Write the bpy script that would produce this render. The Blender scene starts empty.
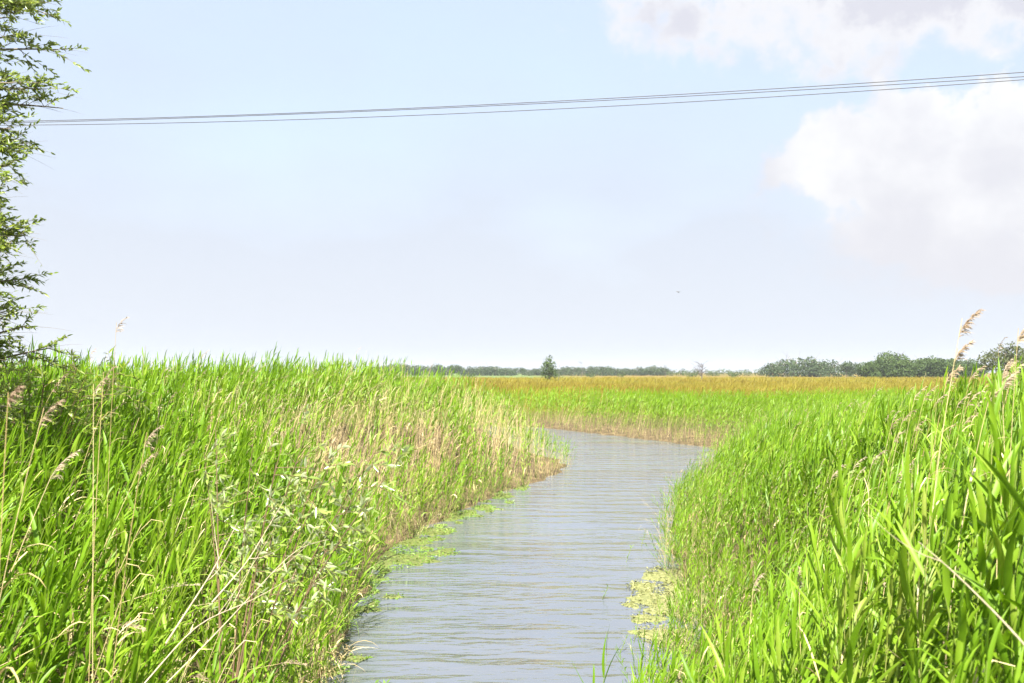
import bpy, math, random
import numpy as np
from mathutils import Vector

rng = np.random.default_rng(11)
random.seed(11)
SC = bpy.context.scene
COL = SC.collection
PI = math.pi
FPX = 853.0
EYE = 3.5
HOR = 372.0

# ------------------------------------------------------------------ basics
def at(px, py, D):
    """world point seen at pixel (px,py) at depth D (used only to read sizes and places off the photograph)"""
    return np.array([(px - 512.0) / FPX * D, D, EYE + (HOR - py) / FPX * D])

def smooth(a, b, x):
    t = np.clip((np.asarray(x, float) - a) / (b - a), 0, 1)
    return t * t * (3 - 2 * t)

def tag(o, label=None, cat=None, group=None, kind=None):
    if label: o['label'] = label
    if cat: o['category'] = cat
    if group: o['group'] = group
    if kind: o['kind'] = kind
    return o

def mk_mesh(name, V, F, mats, mi=None, rnd=None, smooth_sh=True):
    V = np.ascontiguousarray(V, dtype=np.float32); F = np.ascontiguousarray(F, dtype=np.int32)
    me = bpy.data.meshes.new(name)
    nf = len(F)
    me.vertices.add(len(V)); me.vertices.foreach_set('co', V.ravel())
    me.loops.add(nf * 4); me.loops.foreach_set('vertex_index', F.ravel())
    me.polygons.add(nf)
    me.polygons.foreach_set('loop_start', np.arange(0, nf * 4, 4, dtype=np.int32))
    me.polygons.foreach_set('loop_total', np.full(nf, 4, dtype=np.int32))
    for m in (mats if isinstance(mats, (list, tuple)) else [mats]): me.materials.append(m)
    if mi is not None: me.polygons.foreach_set('material_index', np.ascontiguousarray(mi, dtype=np.int32))
    me.polygons.foreach_set('use_smooth', np.full(nf, smooth_sh, dtype=bool))
    if rnd is not None:
        a = me.attributes.new('rnd', 'FLOAT', 'POINT'); a.data.foreach_set('value', np.ascontiguousarray(rnd, dtype=np.float32))
    me.update(calc_edges=True)
    return me

def obj(name, me, parent=None, loc=(0, 0, 0)):
    o = bpy.data.objects.new(name, me); COL.objects.link(o)
    o.location = loc
    if parent is not None: o.parent = parent
    return o

def empty(name, loc, rz=0.0, sc=1.0):
    o = bpy.data.objects.new(name, None); COL.objects.link(o)
    o.location = loc; o.rotation_euler = (0, 0, rz); o.scale = (sc, sc, sc)
    o.empty_display_size = 0.1
    return o

def norm(a):
    return a / np.maximum(np.linalg.norm(a, axis=-1, keepdims=True), 1e-9)

class MB:
    """collects quads"""
    def __init__(s): s.V = []; s.F = []; s.n = 0; s.M = []
    def add(s, V, F, m=0):
        if len(V) == 0: return
        s.V.append(V); s.F.append(F + s.n); s.n += len(V); s.M.append(np.full(len(F), m, dtype=np.int32))
    def arr(s):
        return np.concatenate(s.V), np.concatenate(s.F), np.concatenate(s.M)
    def mesh(s, name, mats, smooth_sh=True):
        V, F, M = s.arr(); return mk_mesh(name, V, F, mats, M, None, smooth_sh)

PROF = {'reed': ([0, .12, .35, .7, .9, 1], [.45, .85, 1, .62, .25, .03]),
        'leaf': ([0, .2, .45, .75, 1], [.12, .75, 1, .6, .04]),
        'blade': ([0, .5, 1], [1, .8, .05])}

def strips(B, D0, L, W, droop, segs=4, fold=True, roll=None, prof='reed', wind=0.0, pw=1.5):
    B = np.asarray(B, float); N = len(B)
    D0 = norm(np.asarray(D0, float)); L = np.broadcast_to(L, (N,)).astype(float); W = np.broadcast_to(W, (N,)).astype(float)
    droop = np.broadcast_to(droop, (N,)).astype(float); wind = np.broadcast_to(wind, (N,)).astype(float)
    roll = np.zeros(N) if roll is None else roll
    P = B.copy(); d = D0.copy(); rings = []
    k = 3 if fold else 2
    tx, wx = PROF[prof]
    side0 = np.cross(D0, np.array([0, 0, 1.0]))
    bad = np.linalg.norm(side0, axis=1) < 0.05
    side0[bad] = np.array([0, 1.0, 0])
    side0 = norm(side0)
    for i in range(segs + 1):
        t = i / segs
        if i:
            tm = (i - .5) / segs
            d = D0.copy(); d[:, 2] -= droop * tm ** pw; d[:, 0] += wind * tm
            d = norm(d); P = P + d * (L / segs)[:, None]
        s = norm(side0 - d * np.sum(side0 * d, 1, keepdims=True))
        n = np.cross(s, d)
        s2 = s * np.cos(roll)[:, None] + n * np.sin(roll)[:, None]
        n2 = np.cross(s2, d)
        w = (W * np.interp(t, tx, wx) * .5)[:, None]
        if fold: rings.append(np.stack([P - s2 * w, P - n2 * w * .35, P + s2 * w], 1))
        else: rings.append(np.stack([P - s2 * w, P + s2 * w], 1))
    V = np.stack(rings, 1)
    base = (np.arange(N) * (segs + 1) * k)[:, None, None]
    q = []
    for i in range(segs):
        for j in range(k - 1):
            a = i * k + j
            q.append([a, a + 1, a + 1 + k, a + k])
    F = (base + np.array(q)[None]).reshape(-1, 4)
    return V.reshape(-1, 3), F

def tube(pts, rad, sides=5, cap=True):
    pts = np.asarray(pts, float); n = len(pts)
    rad = np.broadcast_to(rad, (n,))
    T = norm(np.gradient(pts, axis=0))
    ref = np.array([0, 0, 1.0]) if abs(T[:, 2]).mean() < .8 else np.array([0, 1.0, 0])
    S = norm(np.cross(T, ref)); U = np.cross(S, T)
    a = np.arange(sides) * 2 * PI / sides
    ring = pts[:, None] + rad[:, None, None] * (S[:, None] * np.cos(a)[None, :, None] + U[:, None] * np.sin(a)[None, :, None])
    V = ring.reshape(-1, 3)
    F = []
    for i in range(n - 1):
        for j in range(sides):
            F.append([i * sides + j, i * sides + (j + 1) % sides, (i + 1) * sides + (j + 1) % sides, (i + 1) * sides + j])
    return V, np.array(F)

# ------------------------------------------------------------------ materials
def mat_new(name):
    m = bpy.data.materials.new(name); m.use_nodes = True
    nt = m.node_tree; nt.nodes.clear()
    out = nt.nodes.new('ShaderNodeOutputMaterial')
    return m, nt, out

def N(nt, t, **kw):
    n = nt.nodes.new(t)
    for k, v in kw.items():
        if k.startswith('i_'): n.inputs[k[2:].replace('_', ' ')].default_value = v
        else: setattr(n, k, v)
    return n

def ramp(nt, stops, interp='LINEAR'):
    r = nt.nodes.new('ShaderNodeValToRGB'); r.color_ramp.interpolation = interp
    e = r.color_ramp.elements
    e[0].position, e[0].color = stops[0][0], (*stops[0][1], 1)
    e[1].position, e[1].color = stops[-1][0], (*stops[-1][1], 1)
    for p, c in stops[1:-1]:
        x = e.new(p); x.color = (*c, 1)
    return r

def plant_random(nt):
    """0..1 number of each plant: stored on the mesh, or of the object"""
    a = N(nt, 'ShaderNodeAttribute', attribute_name='rnd'); o = N(nt, 'ShaderNodeObjectInfo')
    ad = N(nt, 'ShaderNodeMath', operation='ADD'); nt.links.new(a.outputs['Fac'], ad.inputs[0]); nt.links.new(o.outputs['Random'], ad.inputs[1])
    fr = N(nt, 'ShaderNodeMath', operation='FRACT'); nt.links.new(ad.outputs[0], fr.inputs[0])
    return fr.outputs[0]

def foliage(name, stops, trans=.45, tcol=(1.15, 1.1, .6), rough=.45, spec=.35, nscale=.35, nmix=.35, fine=40.0, under=None):
    m, nt, out = mat_new(name); lk = nt.links.new
    r = plant_random(nt)
    geo = N(nt, 'ShaderNodeNewGeometry')
    no = N(nt, 'ShaderNodeTexNoise'); no.inputs['Scale'].default_value = nscale; no.inputs['Detail'].default_value = 3
    lk(geo.outputs['Position'], no.inputs['Vector'])
    nf = N(nt, 'ShaderNodeTexNoise'); nf.inputs['Scale'].default_value = fine; nf.inputs['Detail'].default_value = 2
    lk(geo.outputs['Position'], nf.inputs['Vector'])
    ma = N(nt, 'ShaderNodeMapRange'); ma.inputs[1].default_value = .3; ma.inputs[2].default_value = .7; lk(no.outputs['Fac'], ma.inputs[0])
    mx = N(nt, 'ShaderNodeMix'); mx.inputs[0].default_value = nmix; lk(r, mx.inputs[2]); lk(ma.outputs[0], mx.inputs[3])
    mf = N(nt, 'ShaderNodeMix'); mf.inputs[0].default_value = .22; lk(mx.outputs[0], mf.inputs[2]); lk(nf.outputs['Fac'], mf.inputs[3])
    cr = ramp(nt, stops); lk(mf.outputs[0], cr.inputs[0])
    col = cr.outputs[0]
    if under:
        mu = N(nt, 'ShaderNodeMix', data_type='RGBA'); lk(geo.outputs['Backfacing'], mu.inputs[0]); lk(col, mu.inputs[6]); mu.inputs[7].default_value = (*under, 1)
        col = mu.outputs[2]
    p = N(nt, 'ShaderNodeBsdfPrincipled'); p.inputs['Roughness'].default_value = rough; p.inputs['Specular IOR Level'].default_value = spec
    lk(col, p.inputs['Base Color'])
    if trans > 0:
        tm = N(nt, 'ShaderNodeMix', data_type='RGBA', blend_type='MULTIPLY'); tm.inputs[0].default_value = 1; lk(col, tm.inputs[6]); tm.inputs[7].default_value = (*tcol, 1)
        tr = N(nt, 'ShaderNodeBsdfTranslucent'); lk(tm.outputs[2], tr.inputs[0])
        ms = N(nt, 'ShaderNodeMixShader'); ms.inputs[0].default_value = trans; lk(p.outputs[0], ms.inputs[1]); lk(tr.outputs[0], ms.inputs[2])
        lk(ms.outputs[0], out.inputs[0])
    else: lk(p.outputs[0], out.inputs[0])
    return m

REED_STOPS = [(0, (.055, .115, .006)), (.26, (.10, .20, .008)), (.5, (.145, .265, .012)), (.72, (.195, .31, .02)), (.88, (.27, .32, .06)), (1, (.36, .33, .13))]
M_REED = foliage('reed_leaf', REED_STOPS, trans=.46, tcol=(1.1, 1.15, .5), rough=.45, spec=.28)
M_REEDFAR = foliage('reed_leaf_far', [(0, (.085, .18, .003)), (.5, (.135, .26, .004)), (1, (.20, .30, .01))], trans=.42, rough=.5, spec=.3, nscale=.12, nmix=.5)
M_STEM = foliage('reed_stem_green', [(0, (.09, .15, .02)), (.6, (.15, .20, .035)), (1, (.25, .24, .08))], trans=0, rough=.4)
M_STRAW = foliage('dry_straw', [(0, (.20, .125, .045)), (.3, (.37, .28, .12)), (.65, (.50, .41, .21)), (1, (.62, .55, .34))], trans=.15, tcol=(1, .9, .7), rough=.55, spec=.3)
M_PLUME = foliage('seed_plume', [(0, (.22, .155, .10)), (.5, (.36, .28, .19)), (1, (.48, .41, .30))], trans=.3, tcol=(1, .9, .8), rough=.8, spec=.1)
M_DARKSTEM = foliage('brown_stem', [(0, (.07, .045, .025)), (1, (.17, .11, .06))], trans=0, rough=.7)
M_GOLD = foliage('golden_grass', [(0, (.135, .10, .015)), (.35, (.20, .158, .018)), (.65, (.21, .19, .02)), (1, (.15, .205, .014))], trans=.35, tcol=(1, .9, .6), rough=.6, spec=.2, nscale=.03, nmix=.6)
M_WILLOW = foliage('willow_leaf', [(0, (.12, .185, .018)), (.5, (.20, .28, .026)), (.85, (.28, .32, .035)), (1, (.36, .33, .04))], trans=.55, rough=.35, spec=.5, under=(.19, .25, .09), nscale=1.2)
M_SALLOW = foliage('sallow_leaf', [(0, (.11, .18, .03)), (.5, (.19, .26, .05)), (1, (.27, .31, .08))], trans=.35, rough=.3, spec=.8, under=(.42, .48, .28), nscale=2.0)
M_TREE = foliage('tree_foliage', [(0, (.028, .05, .014)), (.5, (.05, .085, .020)), (1, (.08, .115, .026))], trans=.25, rough=.6, spec=.2, nscale=.15, nmix=.4, fine=3)
M_TREEOLD = foliage('far_tree_foliage', [(0, (.030, .050, .022)), (.5, (.045, .072, .027)), (1, (.065, .09, .032))], trans=.25, rough=.6, spec=.2, nscale=.1, nmix=.4, fine=3)
M_TREEGREY = foliage('grey_tree_foliage', [(0, (.05, .065, .028)), (.5, (.075, .092, .036)), (1, (.11, .12, .05))], trans=.3, rough=.6, spec=.2, nscale=.3, fine=3)
M_WEED = foliage('water_weed', [(0, (.07, .15, .02)), (.5, (.13, .22, .03)), (1, (.22, .30, .06))], trans=.35)

def bark(name, a, b, sc=25):
    m, nt, out = mat_new(name); lk = nt.links.new
    tc = N(nt, 'ShaderNodeTexCoord'); mp = N(nt, 'ShaderNodeMapping'); mp.inputs['Scale'].default_value = (1, 1, .25); lk(tc.outputs['Object'], mp.inputs[0])
    no = N(nt, 'ShaderNodeTexNoise'); no.inputs['Scale'].default_value = sc; no.inputs['Detail'].default_value = 6; lk(mp.outputs[0], no.inputs['Vector'])
    cr = ramp(nt, [(.3, a), (.7, b)]); lk(no.outputs['Fac'], cr.inputs[0])
    p = N(nt, 'ShaderNodeBsdfPrincipled'); p.inputs['Roughness'].default_value = .85; lk(cr.outputs[0], p.inputs['Base Color'])
    bp = N(nt, 'ShaderNodeBump'); bp.inputs['Strength'].default_value = .6; bp.inputs['Distance'].default_value = .01; lk(no.outputs['Fac'], bp.inputs['Height']); lk(bp.outputs[0], p.inputs['Normal'])
    lk(p.outputs[0], out.inputs[0]); return m
M_BARK = bark('willow_bark', (.10, .08, .055), (.20, .17, .12))
M_BAREWOOD = bark('grey_bare_wood', (.055, .045, .04), (.11, .095, .08))
M_DEADWOOD = bark('bleached_dead_wood', (.24, .19, .12), (.40, .33, .23), 60)

def ground_mat():
    m, nt, out = mat_new('marsh_ground'); lk = nt.links.new
    geo = N(nt, 'ShaderNodeNewGeometry'); sx = N(nt, 'ShaderNodeSeparateXYZ'); lk(geo.outputs['Position'], sx.inputs[0])
    n1 = N(nt, 'ShaderNodeTexNoise'); n1.inputs['Scale'].default_value = 3.0; n1.inputs['Detail'].default_value = 8; lk(geo.outputs['Position'], n1.inputs['Vector'])
    mud = ramp(nt, [(.3, (.035, .025, .014)), (.55, (.085, .062, .032)), (.75, (.17, .125, .06))]); lk(n1.outputs['Fac'], mud.inputs[0])
    n2 = N(nt, 'ShaderNodeTexNoise'); n2.inputs['Scale'].default_value = .02; n2.inputs['Detail'].default_value = 6; lk(geo.outputs['Position'], n2.inputs['Vector'])
    n3 = N(nt, 'ShaderNodeTexNoise'); n3.inputs['Scale'].default_value = .9; n3.inputs['Detail'].default_value = 5; lk(geo.outputs['Position'], n3.inputs['Vector'])
    md = N(nt, 'ShaderNodeMix'); md.inputs[0].default_value = .45; lk(n2.outputs['Fac'], md.inputs[2]); lk(n3.outputs['Fac'], md.inputs[3])
    mead = ramp(nt, [(.34, (.085, .11, .014)), (.44, (.125, .10, .016)), (.54, (.14, .095, .018)), (.66, (.11, .065, .018))]); lk(md.outputs[0], mead.inputs[0])
    f = N(nt, 'ShaderNodeMapRange'); f.inputs[1].default_value = 55; f.inputs[2].default_value = 80; lk(sx.outputs['Y'], f.inputs[0])
    mx = N(nt, 'ShaderNodeMix', data_type='RGBA'); lk(f.outputs[0], mx.inputs[0]); lk(mud.outputs[0], mx.inputs[6]); lk(mead.outputs[0], mx.inputs[7])
    # pale green pasture far away, beyond the golden meadow
    g = N(nt, 'ShaderNodeMapRange'); g.inputs[1].default_value = 330; g.inputs[2].default_value = 400; lk(sx.outputs['Y'], g.inputs[0])
    mg = N(nt, 'ShaderNodeMix', data_type='RGBA'); gx_ = N(nt, 'ShaderNodeMapRange'); gx_.inputs[1].default_value = 60; gx_.inputs[2].default_value = 10; lk(sx.outputs['X'], gx_.inputs[0]); gm = N(nt, 'ShaderNodeMath', operation='MULTIPLY'); lk(g.outputs[0], gm.inputs[0]); lk(gx_.outputs[0], gm.inputs[1]); lk(gm.outputs[0], mg.inputs[0]); lk(mx.outputs[2], mg.inputs[6]); mg.inputs[7].default_value = (.09, .125, .035, 1)
    p = N(nt, 'ShaderNodeBsdfPrincipled'); p.inputs['Roughness'].default_value = .9; p.inputs['Specular IOR Level'].default_value = .15; lk(mg.outputs[2], p.inputs['Base Color'])
    bp = N(nt, 'ShaderNodeBump'); bp.inputs['Strength'].default_value = .7; bp.inputs['Distance'].default_value = .05; lk(n1.outputs['Fac'], bp.inputs['Height']); lk(bp.outputs[0], p.inputs['Normal'])
    lk(p.outputs[0], out.inputs[0]); return m
M_GROUND = ground_mat()

def water_mat():
    m, nt, out = mat_new('river_water'); lk = nt.links.new
    geo = N(nt, 'ShaderNodeNewGeometry')
    def noise(scale, sxyz, detail=2, dist=0, rot=0):
        mp = N(nt, 'ShaderNodeMapping'); mp.inputs['Scale'].default_value = sxyz; mp.inputs['Rotation'].default_value = (0, 0, rot); lk(geo.outputs['Position'], mp.inputs[0])
        n = N(nt, 'ShaderNodeTexNoise'); n.inputs['Scale'].default_value = scale; n.inputs['Detail'].default_value = detail; n.inputs['Distortion'].default_value = dist; lk(mp.outputs[0], n.inputs['Vector']); return n
    a = noise(1.0, (.75, 2.7, 1), 2, .5, .10); b = noise(2.3, (.9, 2.8, 1), 2, .3, -.18); c = noise(8.0, (.8, 2.2, 1), 2, 0, .2)
    w = N(nt, 'ShaderNodeTexWave', wave_type='BANDS', bands_direction='Y', wave_profile='SIN'); w.inputs['Scale'].default_value = .42; w.inputs['Distortion'].default_value = 5; w.inputs['Detail'].default_value = 2; w.inputs['Detail Scale'].default_value = .5
    mpw = N(nt, 'ShaderNodeMapping'); mpw.inputs['Rotation'].default_value = (0, 0, .12); lk(geo.outputs['Position'], mpw.inputs[0]); lk(mpw.outputs[0], w.inputs['Vector'])
    def mul(s, k):
        x = N(nt, 'ShaderNodeMath', operation='MULTIPLY'); lk(s, x.inputs[0]); x.inputs[1].default_value = k; return x.outputs[0]
    def add(s, t):
        x = N(nt, 'ShaderNodeMath', operation='ADD'); lk(s, x.inputs[0]); lk(t, x.inputs[1]); return x.outputs[0]
    cal = noise(.22, (.7, 1.3, 1), 3, .4); cm = N(nt, 'ShaderNodeMapRange'); cm.inputs[1].default_value = .35; cm.inputs[2].default_value = .65; cm.inputs[3].default_value = .35; cm.inputs[4].default_value = 1.25; lk(cal.outputs['Fac'], cm.inputs[0])
    h0 = add(add(mul(a.outputs['Fac'], 1.0), mul(b.outputs['Fac'], .5)), add(mul(c.outputs['Fac'], .08), mul(w.outputs['Fac'], .22)))
    hm = N(nt, 'ShaderNodeMath', operation='MULTIPLY'); lk(h0, hm.inputs[0]); lk(cm.outputs[0], hm.inputs[1]); h = hm.outputs[0]
    bp = N(nt, 'ShaderNodeBump'); bp.inputs['Strength'].default_value = 1.0; bp.inputs['Distance'].default_value = WATER_BUMP; lk(h, bp.inputs['Height'])
    p = N(nt, 'ShaderNodeBsdfPrincipled'); p.inputs['Roughness'].default_value = .06; p.inputs['IOR'].default_value = 2.2
    n4 = noise(.35, (1, 1, 1), 3)
    cr = ramp(nt, [(.3, WATER_A), (.7, WATER_B)]); lk(n4.outputs['Fac'], cr.inputs[0]); lk(cr.outputs[0], p.inputs['Base Color'])
    lk(bp.outputs[0], p.inputs['Normal']); lk(p.outputs[0], out.inputs[0]); return m
WATER_BUMP = .085
WATER_A = (.074, .082, .096); WATER_B = (.088, .096, .110)
M_WATER = water_mat()

def mat_algae(name, stops, sc=14):
    m, nt, out = mat_new(name); lk = nt.links.new
    geo = N(nt, 'ShaderNodeNewGeometry')
    n1 = N(nt, 'ShaderNodeTexNoise'); n1.inputs['Scale'].default_value = sc; n1.inputs['Detail'].default_value = 7; n1.inputs['Roughness'].default_value = .7; lk(geo.outputs['Position'], n1.inputs['Vector'])
    cr = ramp(nt, stops); lk(n1.outputs['Fac'], cr.inputs[0])
    p = N(nt, 'ShaderNodeBsdfPrincipled'); p.inputs['Roughness'].default_value = .55; lk(cr.outputs[0], p.inputs['Base Color'])
    bp = N(nt, 'ShaderNodeBump'); bp.inputs['Strength'].default_value = 1; bp.inputs['Distance'].default_value = .03; lk(n1.outputs['Fac'], bp.inputs['Height']); lk(bp.outputs[0], p.inputs['Normal'])
    lk(p.outputs[0], out.inputs[0]); return m
M_ALGL = mat_algae('green_algae', [(.32, (.035, .045, .012)), (.48, (.085, .105, .022)), (.62, (.13, .145, .035)), (.75, (.18, .18, .06))])
M_ALGR = mat_algae('yellow_algae', [(.32, (.05, .06, .02)), (.45, (.13, .14, .04)), (.6, (.20, .20, .075)), (.8, (.26, .25, .12))])

def plain(name, c, rough=.5, metal=0):
    m, nt, out = mat_new(name); lk = nt.links.new
    tc = N(nt, 'ShaderNodeTexCoord'); no = N(nt, 'ShaderNodeTexNoise'); no.inputs['Scale'].default_value = 8; lk(tc.outputs['Object'], no.inputs['Vector'])
    cr = ramp(nt, [(.3, tuple(x * .8 for x in c)), (.7, tuple(x * 1.15 for x in c))]); lk(no.outputs['Fac'], cr.inputs[0])
    p = N(nt, 'ShaderNodeBsdfPrincipled'); p.inputs['Roughness'].default_value = rough; p.inputs['Metallic'].default_value = metal; lk(cr.outputs[0], p.inputs['Base Color']); lk(p.outputs[0], out.inputs[0]); return m
M_WIRE = plain('weathered_cable', (.055, .055, .058), .6)
M_BIRD = plain('dark_feathers', (.05, .045, .04), .8)

# ------------------------------------------------------------------ terrain
RIVER = np.array([(.55, -14), (.35, 2), (.36, 4), (.68, 6), (1.8, 9.6), (2.95, 13), (2.9, 15.5), (3.6, 19), (5.1, 25), (7.2, 31), (9.2, 36.5), (9.0, 40), (6.6, 45),
                  (2, 53.5), (-6, 60), (-20, 65), (-48, 68),
                  (-48, 59), (-22, 56), (-11, 51.5), (-5.5, 46), (-1.6, 41), (.6, 37.4), (1.8, 34.6), (2.1, 32.2), (1.5, 29), (-.2, 25), (-1.95, 19.5), (-2.75, 16), (-2.5, 12), (-2.2, 9.6), (-1.85, 5), (-1.7, -14)], float)

def river_dist(x, y):
    """distance to the water's edge, negative in the water"""
    x = np.asarray(x, float); y = np.asarray(y, float)
    best = np.full(x.shape, 1e9); ins = np.zeros(x.shape, bool)
    n = len(RIVER)
    for i in range(n):
        a = RIVER[i]; b = RIVER[(i + 1) % n]; e = b - a
        t = np.clip(((x - a[0]) * e[0] + (y - a[1]) * e[1]) / (e @ e), 0, 1)
        best = np.minimum(best, np.hypot(x - a[0] - t * e[0], y - a[1] - t * e[1]))
        c = ((a[1] > y) != (b[1] > y))
        with np.errstate(divide='ignore', invalid='ignore'):
            xi = a[0] + (y - a[1]) / (b[1] - a[1] + 1e-12) * e[0]
        ins ^= c & (x < xi)
    wob = .09 * np.sin(x * 1.9 + y * 2.7) + .06 * np.sin(x * 4.1 - y * 3.3)
    return np.where(ins, -best, best) + wob

MIDX = [-14, 9.6, 19.5, 25, 32, 37, 45, 60]
MIDV = [-.6, -.2, .9, 2.3, 4.4, 5.5, 2, -9]
def is_left(x, y):
    return x < np.interp(y, MIDX, MIDV)

def ground_z(x, y):
    x = np.asarray(x, float); y = np.asarray(y, float)
    d = river_dist(x, y)
    left = is_left(x, y) & (y < 58)
    far = (y > 36) & ~left
    z = -.7 + .71 * smooth(-1.1, .1, d) + .16 * smooth(-.1, 1.2, d)
    amp_l = np.interp(y, [2, 6, 14, 26, 33, 40, 50, 58], [1.2, .88, 1.6, 1.68, 1.3, .6, .3, .2])
    wl = smooth(.35, np.interp(y, [0, 3, 6, 12], [1.2, 1.6, 3.2, 4.2]), d)
    amp_r = np.interp(y, [1, 4, 8, 14, 22, 30], [1.42, 1.32, 1.78, 1.5, .5, .1])
    wr = smooth(.35, np.interp(y, [0, 3, 6, 12], [1.0, 1.8, 3.6, 5.2]), d)
    z = z + np.where(left, amp_l * wl, np.where(far, .1 * smooth(0, 3, d), amp_r * wr))
    z = z + smooth(.3, 1.5, d) * (.06 * np.sin(x * .8 + 1) * np.sin(y * .7) + .05 * np.sin(x * 2.1 + y * 1.3))
    z = z + np.where(left, .30 * np.exp(-((x + 4.3) / 2.2) ** 2 - ((y - 14) / 4.0) ** 2) - .18 * smooth(5.5, 9, -x) * (y > 5), 0)
    z = z + .15 * smooth(75, 120, y)
    return z

gx = np.unique(np.concatenate([-np.geomspace(40, 3200, 26), np.arange(-40, -6, 1.0), np.arange(-6, 12, .25), np.arange(12, 60, 1.0), np.geomspace(60, 3200, 24)]))
gy = np.unique(np.concatenate([-np.geomspace(14, 900, 14), np.arange(-14, 2, 1.0), np.arange(2, 48, .3), np.arange(48, 90, 1.0), np.geomspace(90, 4200, 34)]))
X, Y = np.meshgrid(gx, gy)
Z = ground_z(X, Y)
V = np.stack([X, Y, Z], -1).reshape(-1, 3)
nx, ny = len(gx), len(gy)
I, J = np.meshgrid(np.arange(nx - 1), np.arange(ny - 1)); a = (J * nx + I).ravel()
ground = obj('ground', mk_mesh('ground', V, np.stack([a, a + 1, a + 1 + nx, a + nx], 1), M_GROUND)); tag(ground, kind='structure')

wx = np.linspace(-47, 10.5, 60); wy = np.linspace(-13.5, 67.5, 80)
X, Y = np.meshgrid(wx, wy); V = np.stack([X, Y, X * 0], -1).reshape(-1, 3)
I, J = np.meshgrid(np.arange(59), np.arange(79)); a = (J * 60 + I).ravel()
water = obj('river_water', mk_mesh('river_water', V, np.stack([a, a + 1, a + 61, a + 60], 1), M_WATER)); tag(water, kind='structure')

# ------------------------------------------------------------------ reed templates
def stem_curve(H, n, bend, lean, wob=0.0):
    s = np.linspace(0, 1, n)
    return np.stack([lean * s * H + bend * s ** 2.5 * H, wob * np.sin(s * 3) * H, H * s * (1 - .12 * abs(bend) * s)], 1)

def at_curve(P, s):
    k = np.linspace(0, 1, len(P)); return np.stack([np.interp(s, k, P[:, i]) for i in range(3)], -1)

def green_reed(r, lod):
    """list of (part name, V, F, material index): 0 leaf, 1 stem, 2 straw, 3 plume"""
    H = 1.0 * r.uniform(.85, 1.1)
    P = stem_curve(H, {0: 9, 1: 5, 2: 3}[lod], r.uniform(.02, .14), r.uniform(-.05, .10), r.uniform(-.02, .02))
    parts = [('stem', *tube(P, np.linspace(.0022, .0011, len(P)) * (1 if lod < 2 else 1.6), {0: 5, 1: 3, 2: 3}[lod]), 1)]
    nl = {0: r.integers(10, 14), 1: r.integers(9, 12), 2: r.integers(6, 8)}[lod]
    s = np.linspace(.37, .985, nl) + r.uniform(-.02, .02, nl)
    s = np.clip(s, .1, .99)
    az = r.uniform(0, 2 * PI) + np.arange(nl) * PI + r.uniform(-.5, .5, nl)
    hx = np.cos(az) + .75; hy = np.sin(az) * .9; hn = np.hypot(hx, hy) + 1e-6; hx /= hn; hy /= hn
    th = r.uniform(.2, .62, nl); th[-1] = .05; th[-2] = .12
    D0 = np.stack([np.sin(th) * hx, np.sin(th) * hy, np.cos(th)], 1)
    L = r.uniform(.15, .245, nl) * np.interp(s, [.2, .5, .85, 1], [.7, 1, 1, .55])
    W = r.uniform(.0125, .0195, nl) * np.interp(s, [.2, .6, 1], [.9, 1, .6]) * {0: 1.22, 1: 1.3, 2: 1.7}[lod]
    droop = r.uniform(.15, 1.5, nl) * np.interp(s, [.3, .9, 1], [1.25, .8, .1])
    if r.random() < .3: droop[:nl // 2] += r.uniform(.4, 1.2)
    roll = r.uniform(-.9, .9, nl); B = at_curve(P, s)
    for k in range(nl):
        Vv, Ff = strips(B[k:k + 1], D0[k:k + 1], L[k:k + 1], W[k:k + 1], droop[k:k + 1], {0: 6, 1: 4, 2: 2}[lod], lod == 0, roll[k:k + 1], 'reed', .35)
        parts.append(('leaf', Vv, Ff, 2 if (lod < 2 and k < 2 and r.random() < .22) else 0))
    return parts

def plume_strands(r, P, sc, n):
    """a one-sided feathery seed head over the top of curve P"""
    s = r.uniform(.0, 1, n) ** .8
    B = at_curve(P, s)
    D0 = np.stack([r.uniform(.1, 1, n), r.uniform(-.6, .6, n), r.uniform(.0, 1.0, n)], 1)
    return strips(B, D0, r.uniform(.35, 1, n) * .10 * sc * (1.15 - .6 * s), .0075 * sc, r.uniform(.6, 2.2, n), 3, False, r.uniform(-1.5, 1.5, n), 'leaf', .5)

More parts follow.
